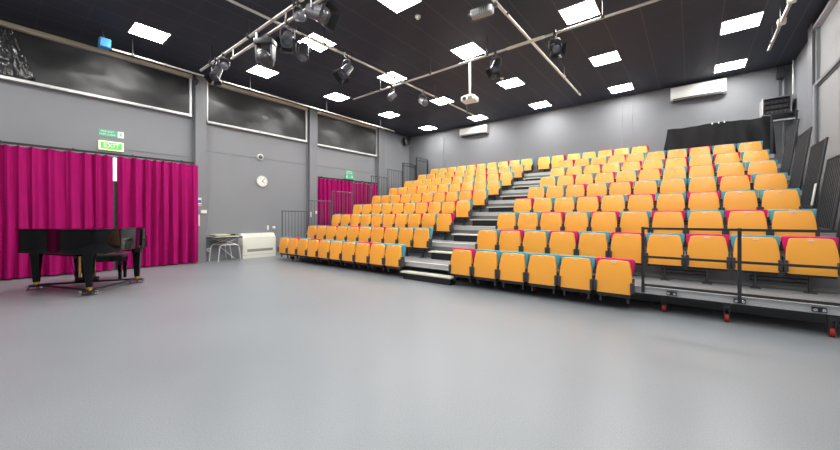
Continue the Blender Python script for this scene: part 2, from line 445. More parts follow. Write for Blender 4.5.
# guard rails at the left ends of the tiers
PLACE = ['lowest', 'second', 'third', 'fourth', 'fifth', 'sixth']
def rail_panel(root, L, H, m, nb, lean=0, base=.10, br=.007):
    # local: along +y, up z, lean in x
    f = lambda y, z: (lean * z, y, z)
    for y in (0, L): B().cyl(f(y, .005), f(y, H), .016, n=8).build('post', m, root)
    B().cyl(f(-.016, H), f(L + .016, H), .016, n=8).build('rail', m, root)
    B().cyl(f(0, base), f(L, base), .012, n=8).build('rail', m, root)
    for i in range(nb):
        y = L * (i + 1) / (nb + 1)
        B().cyl(f(y, base), f(y, H), br, n=6).build('baluster', m, root)
g0 = None
for n in range(1, 7):
    lab = 'grey barred guard rail at the left end of the %s tier' % PLACE[n - 1]
    if g0 is None:
        g0 = thing('guard_rail', (0, 0, 0), lab, 'guard rail', 'guard rails at the left end of the tiers')
        rail_panel(g0, .83, 1.1, 'mid_rail', 7); g0.location = (-9.42, yf(n) + .03, zt(n))
    else: dup(g0, (-9.42, yf(n) + .03, zt(n)), lab)
for n in (7, 8):
    g = thing('guard_rail', (0, 0, 0), 'dark framed guard rail with double top rails at the left end of the %s tier' % ('seventh' if n == 7 else 'topmost'), 'guard rail', 'guard rails at the left end of the tiers')
    rail_panel(g, .8, 1.12, 'dark_rail', 7)
    B().box(-.018, .018, 0, .8, 1.0, 1.03).box(-.02, .02, -.02, .02, 0, 1.13).box(-.02, .02, .78, .82, 0, 1.13).build('top_rail', 'dark_rail', g, smooth=False)
    g.location = (-9.42, yf(n) + .03, zt(n))
# leaning panels at the right end
g1 = None
for n, w in ((2, 'lowest one'), (3, 'at photo edge'), (4, 'with a white tag'), (5, 'second from the top'), (6, 'highest one')):
    lab = 'charcoal barred barrier leaning out beside the %s row at right, %s' % (ORD[n], w)
    loc = (1.49, yf(n) + .03, zt(n))
    if g1 is None:
        g1 = thing('safety_barrier', (0, 0, 0), lab, 'guard panel', 'guard panels leaning at the right end of the tiers')
        rail_panel(g1, .83, 1.09, 'dark_rail', 9, .13, .05, .008)
        g1.location = loc
    else:
        g = dup(g1, loc, lab)
        if n == 4:
            B().box(loc[0] + .0, loc[0] + .012, loc[1] - .03, loc[1] + .05, loc[2] + .06, loc[2] + .40, rot=Matrix.Rotation(math.atan(.13), 3, 'Y')).build('tag', 'white', g, smooth=False)
# front guard rail on the first deck
g = thing('guard_rail', (-.495, 5.27, Z1), 'black three-bar guard rail along the open front edge of the lowest tier', 'guard rail')
for x in (-.495, .424, 1.34): B().box(x - .017, x + .017, 5.262, 5.284, Z1 - .07, 1.10).build('post', 'dark_rail', g, smooth=False)
for z in (1.08, .715, .35): B().box(-.51, 1.355, 5.263, 5.283, z - .014, z + .014).build('rail', 'dark_rail', g, smooth=False)
for x in (-.195, .424, 1.02): 
    o = B().box(x - .05, x + .05, 5.255, 5.290, Z1 - .065, Z1 - .02).build('clamp', 'black', g, smooth=False)
    for dx in (-.03, .03): B().lathe((x + dx, 5.255, Z1 - .043), (0, -1, 0), [(.016, 0), (.016, .01), (.008, .014)], 8).build('bolt', 'chrome', o)
# rail across the gap at the top right
g = thing('guard_rail', (1.50, 11.62, zt(8)), 'dark guard rail crossing the gap by the right wall behind the leaning panels', 'guard rail')
for x in (1.50, 1.90): B().box(x - .02, x + .02, 11.60, 11.64, zt(8) + .001 if x < 1.66 else 0, zt(8) + .97).build('post', 'dark_rail', g, smooth=False)
for dz in (.95, .80): B().box(1.48, 1.93, 11.605, 11.635, zt(8) + dz - .015, zt(8) + dz + .015).build('rail', 'dark_rail' if dz > .9 else 'fascia', g, smooth=False)
# black cloth over a rail behind the top right seats
g = thing('cloth_rail', (.5, 11.82, zt(8)), 'dark rail carrying the black cloth behind the upper right seats', 'rail')
for x in (-.45, .5, 1.45): B().cyl((x, 11.92, zt(8) + .004), (x, 11.92, 3.66), .018).build('post', 'dark_rail', g)
B().cyl((-.52, 11.92, 3.66), (1.5, 11.92, 3.66), .018).build('rail', 'dark_rail', g)
b = B(); V = []
nx, nz = 110, 20
for a in range(nx + 1):
    row = []
    for q in range(nz + 1):
        t = q / nz; u = a / nx
        x = -.53 - .16 * (1 - t) ** 1.2 + (2.06 + .22 * (1 - t)) * u
        z = 2.745 + (3.685 - 2.745) * t - .015 * math.sin(u * 9) * t
        am = .018 + .05 * u ** 3 * (1 - t * .6)
        row.append(b.bm.verts.new((x, 11.775 - .05 * (1 - t) + am * math.sin(u * 38 + 2 * t) + .02 * noise.noise((u * 6, t * 2, 0)), z)))
    V.append(row)
for a in range(nx):
    for q in range(nz): b.bm.faces.new((V[a][q], V[a + 1][q], V[a + 1][q + 1], V[a][q + 1]))
cl = tag(b.build('black_drape', 'black_cloth'), 'black cloth draped over a rail behind the upper right seats', 'cloth')
for x, w in ((.42, 'left one'), (.55, 'middle one'), (.66, 'right one')):
    tag(B().box(x - .014, x + .014, 11.74, 11.80, 3.665, 3.705).bevel(.006, 1).build('cloth_clip', 'white'), 'small white clip pinching the black cloth to its rail, %s of three' % w, 'clip', 'clips on the black cloth')

# ------------------------------------------------------------------ curtains and rails
def curtain(y0, y1, x, z0, z1, folds, seed, label):
    b = B(); ny, nz = int((y1 - y0) * 70), 22; V = []
    for a in range(ny + 1):
        row = []; u = a / ny; y = y0 + (y1 - y0) * u
        ph = 2 * PI * folds * u + 5.5 * noise.noise((y * 1.1, seed, 0))
        for q in range(nz + 1):
            t = q / nz
            am = .13 * (.6 + .4 * (1 - t)) * (.75 + .75 * noise.noise((y * 1.1, t * .9, seed)))
            ds = am * (1.8 * abs(math.sin(.5 * (ph + 1.1 * noise.noise((y * .9, t * 1.6, seed + 5))))) ** .7 - 1) + .015 * math.sin(2.3 * ph + t)
            dz = .012 * math.sin(ph * 1.0) if q == nz else 0
            row.append(b.bm.verts.new((x + ds, y + .018 * math.cos(ph) , z0 + (z1 - z0) * t + dz)))
        V.append(row)
    for a in range(ny):
        for q in range(nz): b.bm.faces.new((V[a][q], V[a + 1][q], V[a + 1][q + 1], V[a][q + 1]))
    return tag(b.build('curtain', 'curtain', ang=180), label, 'curtain', 'magenta curtains')
curtain(YF + .2, 1.73, -10.42, .03, 2.635, 24, 1, 'wide magenta curtain hanging behind the grand piano, left of the lit exit sign')
curtain(1.80, 3.46, -10.42, .03, 2.635, 8, 2, 'magenta curtain right of the piano, hanging between the door gap and the steel column')
curtain(7.3, 8.93, -10.5, .03, 2.64, 8, 3, 'left half of the magenta curtains behind the guard rails on the left wall')
curtain(9.0, 10.26, -10.5, .03, 2.64, 6, 4, 'right half of the magenta curtains behind the guard rails on the left wall')
for y0, y1, x, lab in ((YF + .1, 3.38, -10.42, 'slim dark curtain track above the curtains behind the piano'), (7.26, 10.28, -10.5, 'slim dark curtain track above the curtains behind the guard rails')):
    t = thing('curtain_track', (x, (y0 + y1) / 2, 2.68), lab, 'curtain track')
    B().box(x - .015, x + .015, y0, y1, 2.655, 2.70).build('track', 'black', t, smooth=False)
    b = B(); yy = y0 + .2
    while yy < y1: b.box(XL, x + .01, yy - .015, yy + .015, 2.70, 2.715); yy += 1.0
    b.build('wall_bracket', 'black', t, smooth=False)

# ------------------------------------------------------------------ signs
RW = (PI / 2, 0, PI / 2)
def man(parent, y, z, s, x):
    b = B(); f = lambda u, v, w: (x + w, y + u * s, z + v * s)
    b.prism([(math.cos(a * PI / 6) * .1 + .12, math.sin(a * PI / 6) * .1 + .8) for a in range(12)], 0, .002, f)
    for p in ([(-.05, .62), (.12, .66), (.1, .3), (-.1, .3)], [(.1, .62), (.38, .5), (.36, .42), (.1, .5)], [(-.05, .62), (-.3, .4), (-.24, .34), (0, .52)],
              [(-.1, .32), (.08, .32), (-.18, -.02), (-.4, -.05), (-.4, .04), (-.24, .05)], [(-.02, .32), (.12, .32), (.34, .1), (.22, -.14), (.12, -.1), (.2, .1)]):
        b.prism(p, 0, .002, f)
    return b.build('pictogram', 'text_white', parent, smooth=False)
x = XL + .012
s = thing('exit_sign', (XL, 1.74, 2.89), 'lit green EXIT box sign on the left wall above the curtain gap behind the piano', 'sign')
B().box(XL, XL + .07, 1.52, 1.96, 2.78, 2.99).bevel(.012, 2).build('light_box', 'sign_white', s)
B().box(XL + .07, XL + .074, 1.555, 1.925, 2.81, 2.96).build('sign_face', 'green_lit', s, smooth=False)
lettering('EXIT', .14, 'sign_white', s, (.076, 0, -.005), RW)
s = thing('fire_exit_sign', (XL, 1.75, 3.17), 'flat green sign with white lettering and running man, above the lit EXIT box', 'sign')
B().box(XL, XL + .01, 1.53, 1.975, 3.10, 3.26).build('sign_board', 'green', s, smooth=False)
lettering('FIRE EXIT', .058, 'text_white', s, (.012, -.07, .045), RW); lettering('KEEP CLEAR', .052, 'text_white', s, (.012, -.07, -.02), RW)
B().box(XL + .01, XL + .0115, 1.86, 1.97, 3.105, 3.255).build('pictogram_panel', 'text_white', s, smooth=False)
b = man(s, 1.915, 3.15, .085, XL + .012); b.data.materials[0] = M['green']
s = thing('fire_exit_sign', (XL, 8.83, 2.97), 'small flat green sign with white lettering, above the far exit sign over the curtains', 'sign')
B().box(XL, XL + .012, 8.62, 9.04, 2.94, 3.08).build('sign_board', 'green', s, smooth=False)
lettering('FIRE EXIT', .06, 'text_white', s, (.014, 0, .07), RW); lettering('KEEP CLEAR', .055, 'text_white', s, (.014, 0, .005), RW)
s = thing('exit_sign', (XL, 8.83, 2.8), 'small green running man exit sign over the curtains behind the guard rails', 'sign')
B().box(XL, XL + .07, 8.57, 9.0, 2.68, 2.74).build('bracket', 'black', s, smooth=False)
B().box(XL, XL + .05, 8.62, 9.04, 2.74, 2.91).build('sign_board', 'green', s, smooth=False)
man(s, 8.93, 2.80, .10, XL + .052)
B().prism([(8.70, 2.78), (8.70, 2.88), (8.66, 2.88), (8.66, 2.78)], XL + .05, XL + .053, lambda u, v, w: (w, u, v)).build('pictogram', 'text_white', s, smooth=False)
# small things on the wall by the first column
yc = 3.50; xc = XL + .19
s = thing('notice', (xc, yc, 1.6), 'small blue and white notice on the steel column beside the curtain', 'notice')
B().box(xc, xc + .006, yc - .06, yc + .06, 1.55, 1.76).build('paper', 'paper', s, smooth=False)
B().box(xc + .006, xc + .008, yc - .055, yc + .055, 1.62, 1.70).build('blue_panel', 'notice_blue', s, smooth=False)
B().box(xc + .006, xc + .008, yc - .055, yc + .055, 1.565, 1.585).build('red_panel', 'notice_red', s, smooth=False)
s = thing('wall_switch', (xc, 3.6, 1.39), 'white wall switch box on the steel column below the notice', 'switch')
B().box(xc, xc + .04, 3.54, 3.68, 1.34, 1.43).bevel(.006, 1).build('box', 'white', s)
B().box(xc + .04, xc + .048, 3.59, 3.63, 1.365, 1.405).build('rocker', 'offwhite', s, smooth=False)
tag(B().box(xc, xc + .008, 3.46, 3.52, 1.0, 1.30).build('notice', 'paper'), 'narrow tall white notice on the steel column below the switch', 'notice')
s = thing('wall_socket', (XL, 3.79, .3), 'white socket box low on the left wall under the folding table', 'socket')
B().box(XL, XL + .05, 3.73, 3.85, .27, .37).bevel(.006, 1).build('box', 'white', s)
B().box(XL + .05, XL + .054, 3.77, 3.81, .3, .34).build('plug', 'grille', s, smooth=False)
tag(B().ball((XL + .03, 5.50, .90), .03, .7, 1.2, 3.0).build('wall_sensor', 'white'), 'small white oval fitting on the wall above the heater, left of two', 'fitting')
tag(B().lathe((XL, 5.71, .90), (1, 0, 0), [(.05, 0), (.05, .02), (.025, .05), (.0, .055)], 12).build('wall_thermostat', 'white'), 'small round white fitting on the wall above the heater, right of two', 'fitting')
tag(B().box(XL + .19, XL + .23, 6.93, 6.99, 1.24, 1.42).bevel(.006, 1).build('call_point', 'white'), 'tall white box on the second steel column above the front rail, left of two', 'box')
tag(B().box(XL + .19, XL + .22, 7.14, 7.22, 1.36, 1.46).bevel(.006, 1).build('call_point', 'white'), 'small white box on the second steel column above the front rail, right of two', 'box')
# clock
s = thing('wall_clock', (XL, 5.32, 2.37), 'round white wall clock on the left wall above the heater', 'clock')
B().lathe((XL, 5.32, 2.37), (1, 0, 0), [(.175, 0), (.175, .03), (.165, .045), (.155, .03)], 36).build('rim', 'offwhite', s)
B().lathe((XL, 5.32, 2.37), (1, 0, 0), [(.157, .0), (.157, .033)], 36).build('face', 'white', s)
b = B()
for k in range(12):
    a = k * PI / 6; R = Matrix.Rotation(-a, 3, 'X')
    b.box(XL + .033, XL + .0345, 5.316, 5.324, 2.37 + .12, 2.37 + .145, rot=R, at=(XL + .033, 5.32, 2.37))
b.build('hour_marks', 'black', s, smooth=False)
for L, a, w in ((.085, 125, .009), (.125, 40, .006)):
    R = Matrix.Rotation(-math.radians(a), 3, 'X')
    B().box(XL + .036, XL + .038, 5.32 - w, 5.32 + w, 2.355, 2.37 + L, rot=R, at=(XL + .036, 5.32, 2.37)).build('hand', 'black', s, smooth=False)
s = thing('security_camera', (XL, 5.25, 3.12), 'white dome camera on the left wall above the clock', 'camera')
B().lathe((XL, 5.25, 3.12), (1, 0, 0), [(.10, 0), (.10, .05), (.085, .07), (0.0, .07)], 20).build('housing', 'white', s)
B().ball((XL + .08, 5.25, 3.12), .062).build('dome', 'lamp_silver', s)
s = thing('wall_speaker', (XL, 12.05, 4.75), 'dark speaker on a bracket high in the far left corner', 'speaker')
B().box(XL + .12, XL + .30, 11.94, 12.16, 4.60, 4.93, rot=Matrix.Rotation(math.radians(-18), 3, 'Z')).bevel(.015, 2).build('cabinet', 'lamp_dark', s)
B().box(XL, XL + .14, 12.03, 12.07, 4.83, 4.87).build('bracket', 'black', s, smooth=False)
# wall mounted speaker by projector boom at the left rail
s = thing('wall_spotlight', (XL + .25, 3.42, 4.93), 'small dark spotlight clamped to the cream channel above the first steel column', 'light')
B().cyl((XL + .33, 3.40, 4.85), (XL + .45, 3.32, 4.76), .055, .07, 14).build('lamp_body', 'lamp_grey', s)
B().box(XL + .26, XL + .34, 3.38, 3.42, 4.83, 4.98).build('bracket', 'lamp_silver', s, smooth=False)

# heater
s = thing('heater', (XL, 5.11, 0), 'low white fan heater cabinet standing against the left wall by the folding table', 'heater')
b = B().prism([(XL + .005, .001), (XL + .30, .001), (XL + .30, .62), (XL + .17, .745), (XL + .005, .745)], 4.60, 5.62, lambda u, v, w: (u, w, v)).bevel(.01, 2); b.build('cabinet', 'offwhite', s)
b = B().box(XL + .298, XL + .306, 4.73, 5.52, .20, .28); b.build('grille', 'grille', s, smooth=False)
b = B().box(XL + .298, XL + .303, 4.61, 5.61, .10, .106).box(XL + .298, XL + .304, 4.61, 5.61, .615, .62); b.build('seam', 'grille', s, smooth=False)
b = B()
for k in range(9):
    t = k / 8; xx = XL + .175 + .12 * t; b.box(xx, xx + .006, 4.7, 5.5, .745 - .125 * t + .0, .748 - .125 * t)
b.build('top_grille', 'white', s, smooth=False)
# folding table
s = thing('folding_table', (-10.25, 4.0, 0), 'folding table with dark underside and white tube legs, left of the heater', 'table')
B().box(-10.58, -9.93, 3.72, 4.44, .685, .705).bevel(.004, 1).build('tabletop', 'table_top', s)
B().box(-10.57, -9.94, 3.73, 4.43, .655, .685).build('apron', 'black', s, smooth=False)
for x, ya, yb in ((-10.02, 3.86, 4.36), (-10.45, 3.80, 4.30)):
    B().tube([(x, ya - .04, .013), (x, ya, .40), (x, ya + .03, .45), (x, ya + .07, .47), (x, yb - .07, .47), (x, yb - .03, .45), (x, yb, .40), (x, yb + .06, .013)], .013).build('leg_frame', 'white_metal', s)
b = B().cyl((-10.02, 3.92, .47), (-10.05, 4.36, .656), .008).cyl((-10.02, 4.30, .47), (-10.05, 3.82, .656), .008)
b.cyl((-10.45, 3.86, .47), (-10.45, 4.36, .656), .008).cyl((-10.45, 4.24, .47), (-10.45, 3.80, .656), .008).cyl((-10.02, 4.0, .47), (-10.45, 4.2, .03), .007).cyl((-10.45, 3.95, .47), (-10.02, 4.25, .08), .007)
b.build('cross_brace', 'white_metal', s)
for k, (dz, m, dx, dy, lab) in enumerate(((0, 'black', 0, 0, 'black board game box, bottom of the pile on the folding table'), (.022, 'paper', .02, .03, 'cream booklet in the middle of the pile on the folding table'), (.04, 'table_top', -.02, -.02, 'pale folder on top of the pile on the folding table'))):
    tag(B().box(-10.45 + dx, -10.12 + dx, 3.78 + dy, 4.16 + dy, .7055 + dz, .7255 + dz - (.004 if k else 0)).bevel(.004, 1).build(['flat_box', 'booklet', 'folder'][k], m), lab, ['box', 'booklet', 'folder'][k])
t = thing('cable_coil', (-10.3, 4.29, .706), 'coiled black cable on the right end of the folding table', 'cable')
b = B()
pts = [(-10.3 + (.08 + .012 * math.sin(a * .37)) * math.cos(a * .35), 4.29 + .08 * math.sin(a * .35), .714 + .0006 * a) for a in range(0, 60)]
b.tube(pts, .008, 6).build('coil', 'rubber', t)
B().box(-10.26, -10.20, 4.20, 4.26, .706, .725).build('plug', 'rubber', t, smooth=False)

# ------------------------------------------------------------------ grand piano
pr = thing('grand_piano', (0, 0, 0), 'small glossy black grand piano with closed lid on a dolly in front of the curtains', 'piano')
def smooth_closed(P, n=8):
    out = []; N = len(P)
    for i in range(N):
        p0, p1, p2, p3 = (Vector((*P[(i + k) % N], 0)) for k in (-1, 0, 1, 2))
        for k in range(n):
            t = k / n
            q = .5 * ((2 * p1) + (-p0 + p2) * t + (2 * p0 - 5 * p1 + 4 * p2 - p3) * t * t + (-p0 + 3 * p1 - 3 * p2 + p3) * t ** 3)
            out.append((q.x, q.y))
    return out
curve = [(.735, .80), (.715, 1.0), (.62, 1.15), (.42, 1.22), (.20, 1.17), (.0, 1.03), (-.16, .86), (-.33, .74), (-.52, .66), (-.66, .56), (-.735, .38)]
def cr(P, n=5):
    out = []
    for i in range(len(P) - 1):
        p0 = Vector(P[max(i - 1, 0)]); p1 = Vector(P[i]); p2 = Vector(P[i + 1]); p3 = Vector(P[min(i + 2, len(P) - 1)])
        for k in range(n):
            t = k / n
            q = .5 * ((2 * p1) + (-p0 + p2) * t + (2 * p0 - 5 * p1 + 4 * p2 - p3) * t * t + (-p0 + 3 * p1 - 3 * p2 + p3) * t ** 3)
            out.append((q.x, q.y))
    return out + [P[-1]]
cv = cr(curve)
rim = [(.735, -.05)] + cv + [(-.735, -.05)]
B().prism(rim[::-1], .665, 1.022).bevel(.01, 2).build('rim', 'piano', pr, ang=30)
lid = [(.75, -.06)] + [(x * 1.02, y + .012) for x, y in cv] + [(-.75, -.06)]
B().prism(lid[::-1], 1.022, 1.045).bevel(.006, 2).build('lid', 'piano', pr, ang=30)
B().box(-.735, .735, -.14, .02, .97, 1.04).bevel(.01, 2).build('fallboard', 'piano', pr)
B().box(-.70, .70, -.33, .05, .625, .69).bevel(.01, 1).build('keybed', 'piano', pr)
B().box(-.615, .615, -.30, -.10, .69, .735).build('keys', 'white', pr, smooth=False)
b = B()
for k in range(36):
    if k % 5 in (0, 1, 3): b.box(-.6 + k * .0335, -.6 + k * .0335 + .013, -.24, -.10, .735, .745)
b.build('black_keys', 'piano', pr, smooth=False)
for sg in (-1, 1):
    x0, x1 = sorted((sg * .62, sg * .745))
    B().prism([(-.34, .72), (-.335, .67), (-.30, .64), (-.05, .64), (-.05, 1.022), (-.17, 1.02), (-.22, .97), (-.26, .87), (-.31, .84), (-.335, .80)], x0, x1, lambda u, v, w: (w, u, v)).bevel(.008, 2).build('key_cheek', 'piano', pr)
b = B()
for a, c in (((-.4, .35), (.2, .9)), ((.4, .2), (.35, 1.0)), ((-.6, .1), (.6, .1)), ((-.1, .1), (.3, .95))):
    pa, pc = Vector((*a, .66)), Vector((*c, .66)); d = (pc - pa); ang = math.atan2(d.y, d.x); L = d.length
    b.box(-L / 2, L / 2, -.045, .045, -.05, .04)
    bmesh.ops.rotate(b.bm, verts=b.bm.verts[-8:], cent=(0, 0, 0), matrix=Matrix.Rotation(ang, 3, 'Z'))
    bmesh.ops.translate(b.bm, verts=b.bm.verts[-8:], vec=(pa + pc) / 2)
    b.bm.verts.ensure_lookup_table()
b.build('under_beam', 'piano', pr, smooth=False)
LEG = [(-.685, .03), (.675, .0), (.34, .95)]
def sq(x, y, z, w): return [(x - w, y - w, z), (x + w, y - w, z), (x + w, y + w, z), (x - w, y + w, z)]
for x, y in LEG:
    l = B().loft([sq(x, y, .125, .036), sq(x, y, .17, .037), sq(x, y, .57, .058), sq(x, y, .59, .066), sq(x, y, .70, .066)]).bevel(.006, 1).build('leg', 'piano', pr)
    B().cyl((x, y, .085), (x, y, .13), .040, .034, 16).build('ferrule', 'brass', l)
# dolly
cx, cy = .11, .33
b = B()
for x, y in LEG:
    d = Vector((x - cx, y - cy, 0)); a = math.atan2(d.y, d.x); L = d.length + .12
for (a0, a1) in ((0, 1), (1, 2), (2, 0)):
    pa, pc = Vector((*LEG[a0], .075)), Vector((*LEG[a1], .075)); b.cyl(pa, pc, .018, n=8)
b.build('dolly_bar', 'black', pr)
for x, y in LEG:
    B().lathe((x, y, .055), (0, 0, 1), [(.10, 0), (.10, .02), (.06, .032)], 20).build('dolly_cup', 'black', pr)
    for a in (.3, .3 + 2 * PI / 3, .3 + 4 * PI / 3):
        px, py = x + .105 * math.cos(a), y + .105 * math.sin(a)
        B().cyl((px - .012, py, .033), (px + .012, py, .033), .033, n=16).box(px - .018, px + .018, py - .015, py + .015, .05, .08).build('castor', 'chrome', pr)
# lyre
b = B()
for x in (-.10, .10): b.cyl((x, .10, .16), (x, .10, .64), .016)
b.build('lyre_rod', 'brass', pr)
B().box(-.15, .15, .05, .15, .10, .17).bevel(.01, 2).build('pedal_box', 'piano', pr)
for x in (-.07, 0, .07): B().box(x - .014, x + .014, -.04, .06, .105, .118).bevel(.004, 1).build('pedal', 'brass', pr)
for x in (-.13, .13): B().cyl((x, .15, .12), (x * 1.2, .32, .66), .006).build('lyre_stay', 'black', pr)
# bright reflections in the lacquer, put in as chrome plates on the rim
b = B().box(-.745, -.736, .08, .12, .80, .93).box(-.745, -.736, .155, .195, .80, .93); b.build('rim_reflection', 'chrome', pr, smooth=False)
ROT = math.atan2(.887, .461)
pr.location = (-8.43, 1.1, 0)
# local x -> (.461,.887), local y must go to (.887,-.461): mirror handedness by reversing x
pr.rotation_euler = (0, 0, math.atan2(-.461, .887) - PI / 2)
for ch in pr.children_recursive:   # built with bass at +x: reverse the mesh so that bass lands on the far right side
    for v in ch.data.vertices: v.co.x = -v.co.x
    ch.data.flip_normals()
# bench
s = thing('piano_bench', (0, 0, 0), 'black padded piano bench between the grand piano and the curtains', 'bench')
B().box(-.37, .37, -.17, .17, .43, .50).bevel(.025, 3).build('cushion', 'black_cloth', s)
B().box(-.36, .36, -.16, .16, .36, .43).build('apron', 'piano', s, smooth=False)
for x in (-.32, .32):
    for y in (-.13, .13): B().loft([sq(x, y, 0, .020), sq(x, y, .38, .03)]).build('leg', 'piano', s, smooth=False)
bl = Vector((-8.43, 1.1, 0)) + Vector((.461, .887, 0)) * -.08 + Vector((.887, -.461, 0)) * -.72
s.location = bl; s.rotation_euler = pr.rotation_euler

# ------------------------------------------------------------------ rigging
ZP = 4.72
def pipe(p0, p1, r, label, hangers, sleeves=()):
    t = thing('lighting_pipe', ((Vector(p0) + Vector(p1)) / 2), label, 'pipe', 'lighting pipes under the ceiling')
    B().cyl(p0, p1, r, n=14).build('tube', 'alu', t)
    for h in hangers:
        h = Vector(h)
        B().cyl(h + Vector((0, 0, r)), (h.x, h.y, ZC), .008, n=6).lathe(h + Vector((0, 0, -.0)), (0, 0, 1), [(r + .014, -.02), (r + .014, .035), (.012, .05)], 12).build('hanger', 'lamp_grey', t)
    for a, c in sleeves: B().cyl(a, c, r + .008, n=14).build('sleeve', 'cream', t)
    for q in (p0, p1):
        d = (Vector(p1) - Vector(p0)).normalized() * (.03 if q is p1 else -.03)
        B().cyl(q, Vector(q) + d * .4, r + .002, n=14).build('end_cap', 'lamp_dark', t)
    return t
P0 = pipe((-9.43, 1.56, ZP), (-9.43, 10.15, ZP), .022, 'slim pale pipe running along the left wall just under the ceiling', [(-9.43, y, ZP) for y in (1.9, 4.4, 6.9, 9.4)])
s = thing('junction_box', (-9.43, 1.4, 4.83), 'blue box at the near end of the slim pipe along the left wall', 'box')
B().box(-9.52, -9.35, 1.36, 1.54, 4.70, 4.885).bevel(.012, 1).build('box', 'blue', s)
B().box(-9.35, -9.345, 1.375, 1.525, 4.715, 4.87).build('lid', 'blue', s, smooth=False)
B().cyl((-9.43, 1.45, 4.885), (-9.43, 1.39, ZC), .012).build('hanger', 'lamp_grey', s)
P1 = pipe((-5.82, YF + .3, ZP), (-5.82, 10.25, ZP), .024, 'long pale pipe running toward the back wall, left of the projector', [(-5.82, y, ZP) for y in (1.2, 4.2, 6.3, 8.0, 9.8)], [((-5.82, 3.9, ZP), (-5.82, 4.5, ZP))])
P2 = pipe((-2.49, YF + .3, ZP), (-2.49, 10.45, ZP), .026, 'long pale pipe running toward the back wall, right of the projector', [(-2.49, y, ZP) for y in (2, 5.5, 8.9, 10.2)])
P3 = pipe((1.26, YF + .3, ZP), (1.26, 10.08, ZP), .026, 'pale pipe running toward the back wall, beside the right wall', [(1.26, y, ZP) for y in (3, 8.9, 9.7)])
for ya in (8.75, 7.95): B().box(1.205, 1.315, ya, ya + .10, ZP - .05, ZP + .055).bevel(.012, 1).build('pipe_clamp', 'offwhite', P3)
PX = pipe((-7.72, 6.57, ZP - .05), (1.7, 6.57, ZP - .05), .024, 'pale cross pipe running parallel to the back wall in front of the projector', [(x, 6.57, ZP - .05) for x in (-6.6, -4.9, -3.4, -1.2, .6)], [((-2.95, 6.57, ZP - .05), (-2.2, 6.57, ZP - .05))])
# ladder beam
t = thing('lighting_truss', (-6.5, 3.06, ZP), 'ladder truss of two pale tubes with lamps, high above the piano side', 'truss')
ZT = ZP - .05
B().cyl((-9.0, 3.06, ZT), (1.6, 3.06, ZT), .027, n=14).build('upper_tube', 'alu', t)
B().cyl((-7.35, 3.06, ZT - .2), (1.6, 3.06, ZT - .2), .025, n=14).build('lower_tube', 'alu', t)
for x in (-7.3, -6.3, -5.3, -4.3, -3.3, -2.3): B().cyl((x, 3.06, ZT), (x, 3.06, ZT - .2), .016, n=8).build('rung', 'alu', t)
for x in (-8.4, -6.6, -5.0, -3.4):
    B().cyl((x, 3.06, ZT), (x, 3.06, ZC), .010, n=6).box(x - .03, x + .03, 3.02, 3.10, ZT - .035, ZT + .05).build('hanger', 'lamp_dark', t, smooth=False)

def hook(b, p, r=.028):
    x, y, z = p
    b.box(x - .02, x + .02, y - .012 - r, y + .012 + r, z - r - .02, z + r + .012)
    return b
def fresnel(pz, loc, aim, tilt, label, sc=1, m='lamp_grey', doors=True, cat='stage light'):
    """lantern hung on a pipe at loc (pipe axis); aim = heading of the beam, tilt = angle below the horizon"""
    x, y, z = loc
    t = thing('stage_lantern', loc, label, cat, 'stage lanterns on the pipes')
    hook(B(), loc).build('clamp', 'lamp_dark', t, smooth=False)
    pz = .30 * sc
    f = Vector((math.cos(aim) * math.cos(tilt), math.sin(aim) * math.cos(tilt), -math.sin(tilt)))
    sd = Vector((-math.sin(aim), math.cos(aim), 0)); up = sd.cross(f) * -1
    c = Vector((x, y, z - pz))
    w = .12 * sc
    top = Vector((x, y, z - .05))
    B().cyl(top, top + Vector((0, 0, -.06 * sc)), .012, n=8).tube([c + sd * w, c + sd * w + Vector((0, 0, .14 * sc)), top + sd * w * .6 + Vector((0, 0, -.05 * sc)), top - sd * w * .6 + Vector((0, 0, -.05 * sc)), c - sd * w + Vector((0, 0, .14 * sc)), c - sd * w], .010 * sc + .002, 6).build('yoke', 'lamp_silver', t)
    o = B().lathe(c - f * .15 * sc, f, [(.05 * sc, 0), (.085 * sc, .02 * sc), (.09 * sc, .12 * sc), (.10 * sc, .2 * sc), (.105 * sc, .28 * sc), (.09 * sc, .28 * sc)], 18).build('housing', m, t)
    B().lathe(c + f * .12 * sc, f, [(.088 * sc, 0), (.07 * sc, .018 * sc), (.0, .028 * sc)], 18).build('lens', 'lens', o)
    if doors:
        for dv, ot in ((up, sd), (-up, sd), (sd, up), (-sd, up)):
            e = c + f * .13 * sc + dv * .1 * sc; w2 = .085 * sc; tip = e + f * .09 * sc + dv * .05 * sc
            bb = B(); v = [bb.bm.verts.new(q) for q in (e - ot * w2, e + ot * w2, tip + ot * w2 * 1.25, tip - ot * w2 * 1.25)]
            bb.bm.faces.new(v)
            r = bmesh.ops.solidify(bb.bm, geom=bb.bm.faces[:], thickness=.003)
            bb.build('barn_door', 'lamp_dark', t, smooth=False)
    # cable loop
    a0 = c - f * .14 * sc; a1 = Vector((x + .18 * sc * (1 if abs(math.cos(aim)) < .7 else 0), y + .18 * sc * (1 if abs(math.cos(aim)) >= .7 else 0), z))
    pts = [a0.lerp(a1, k / 8) + Vector((0, 0, -.10 * sc * math.sin(PI * k / 8))) for k in range(9)]
    B().tube(pts, .006, 6).build('cable', 'rubber', t)
    return t
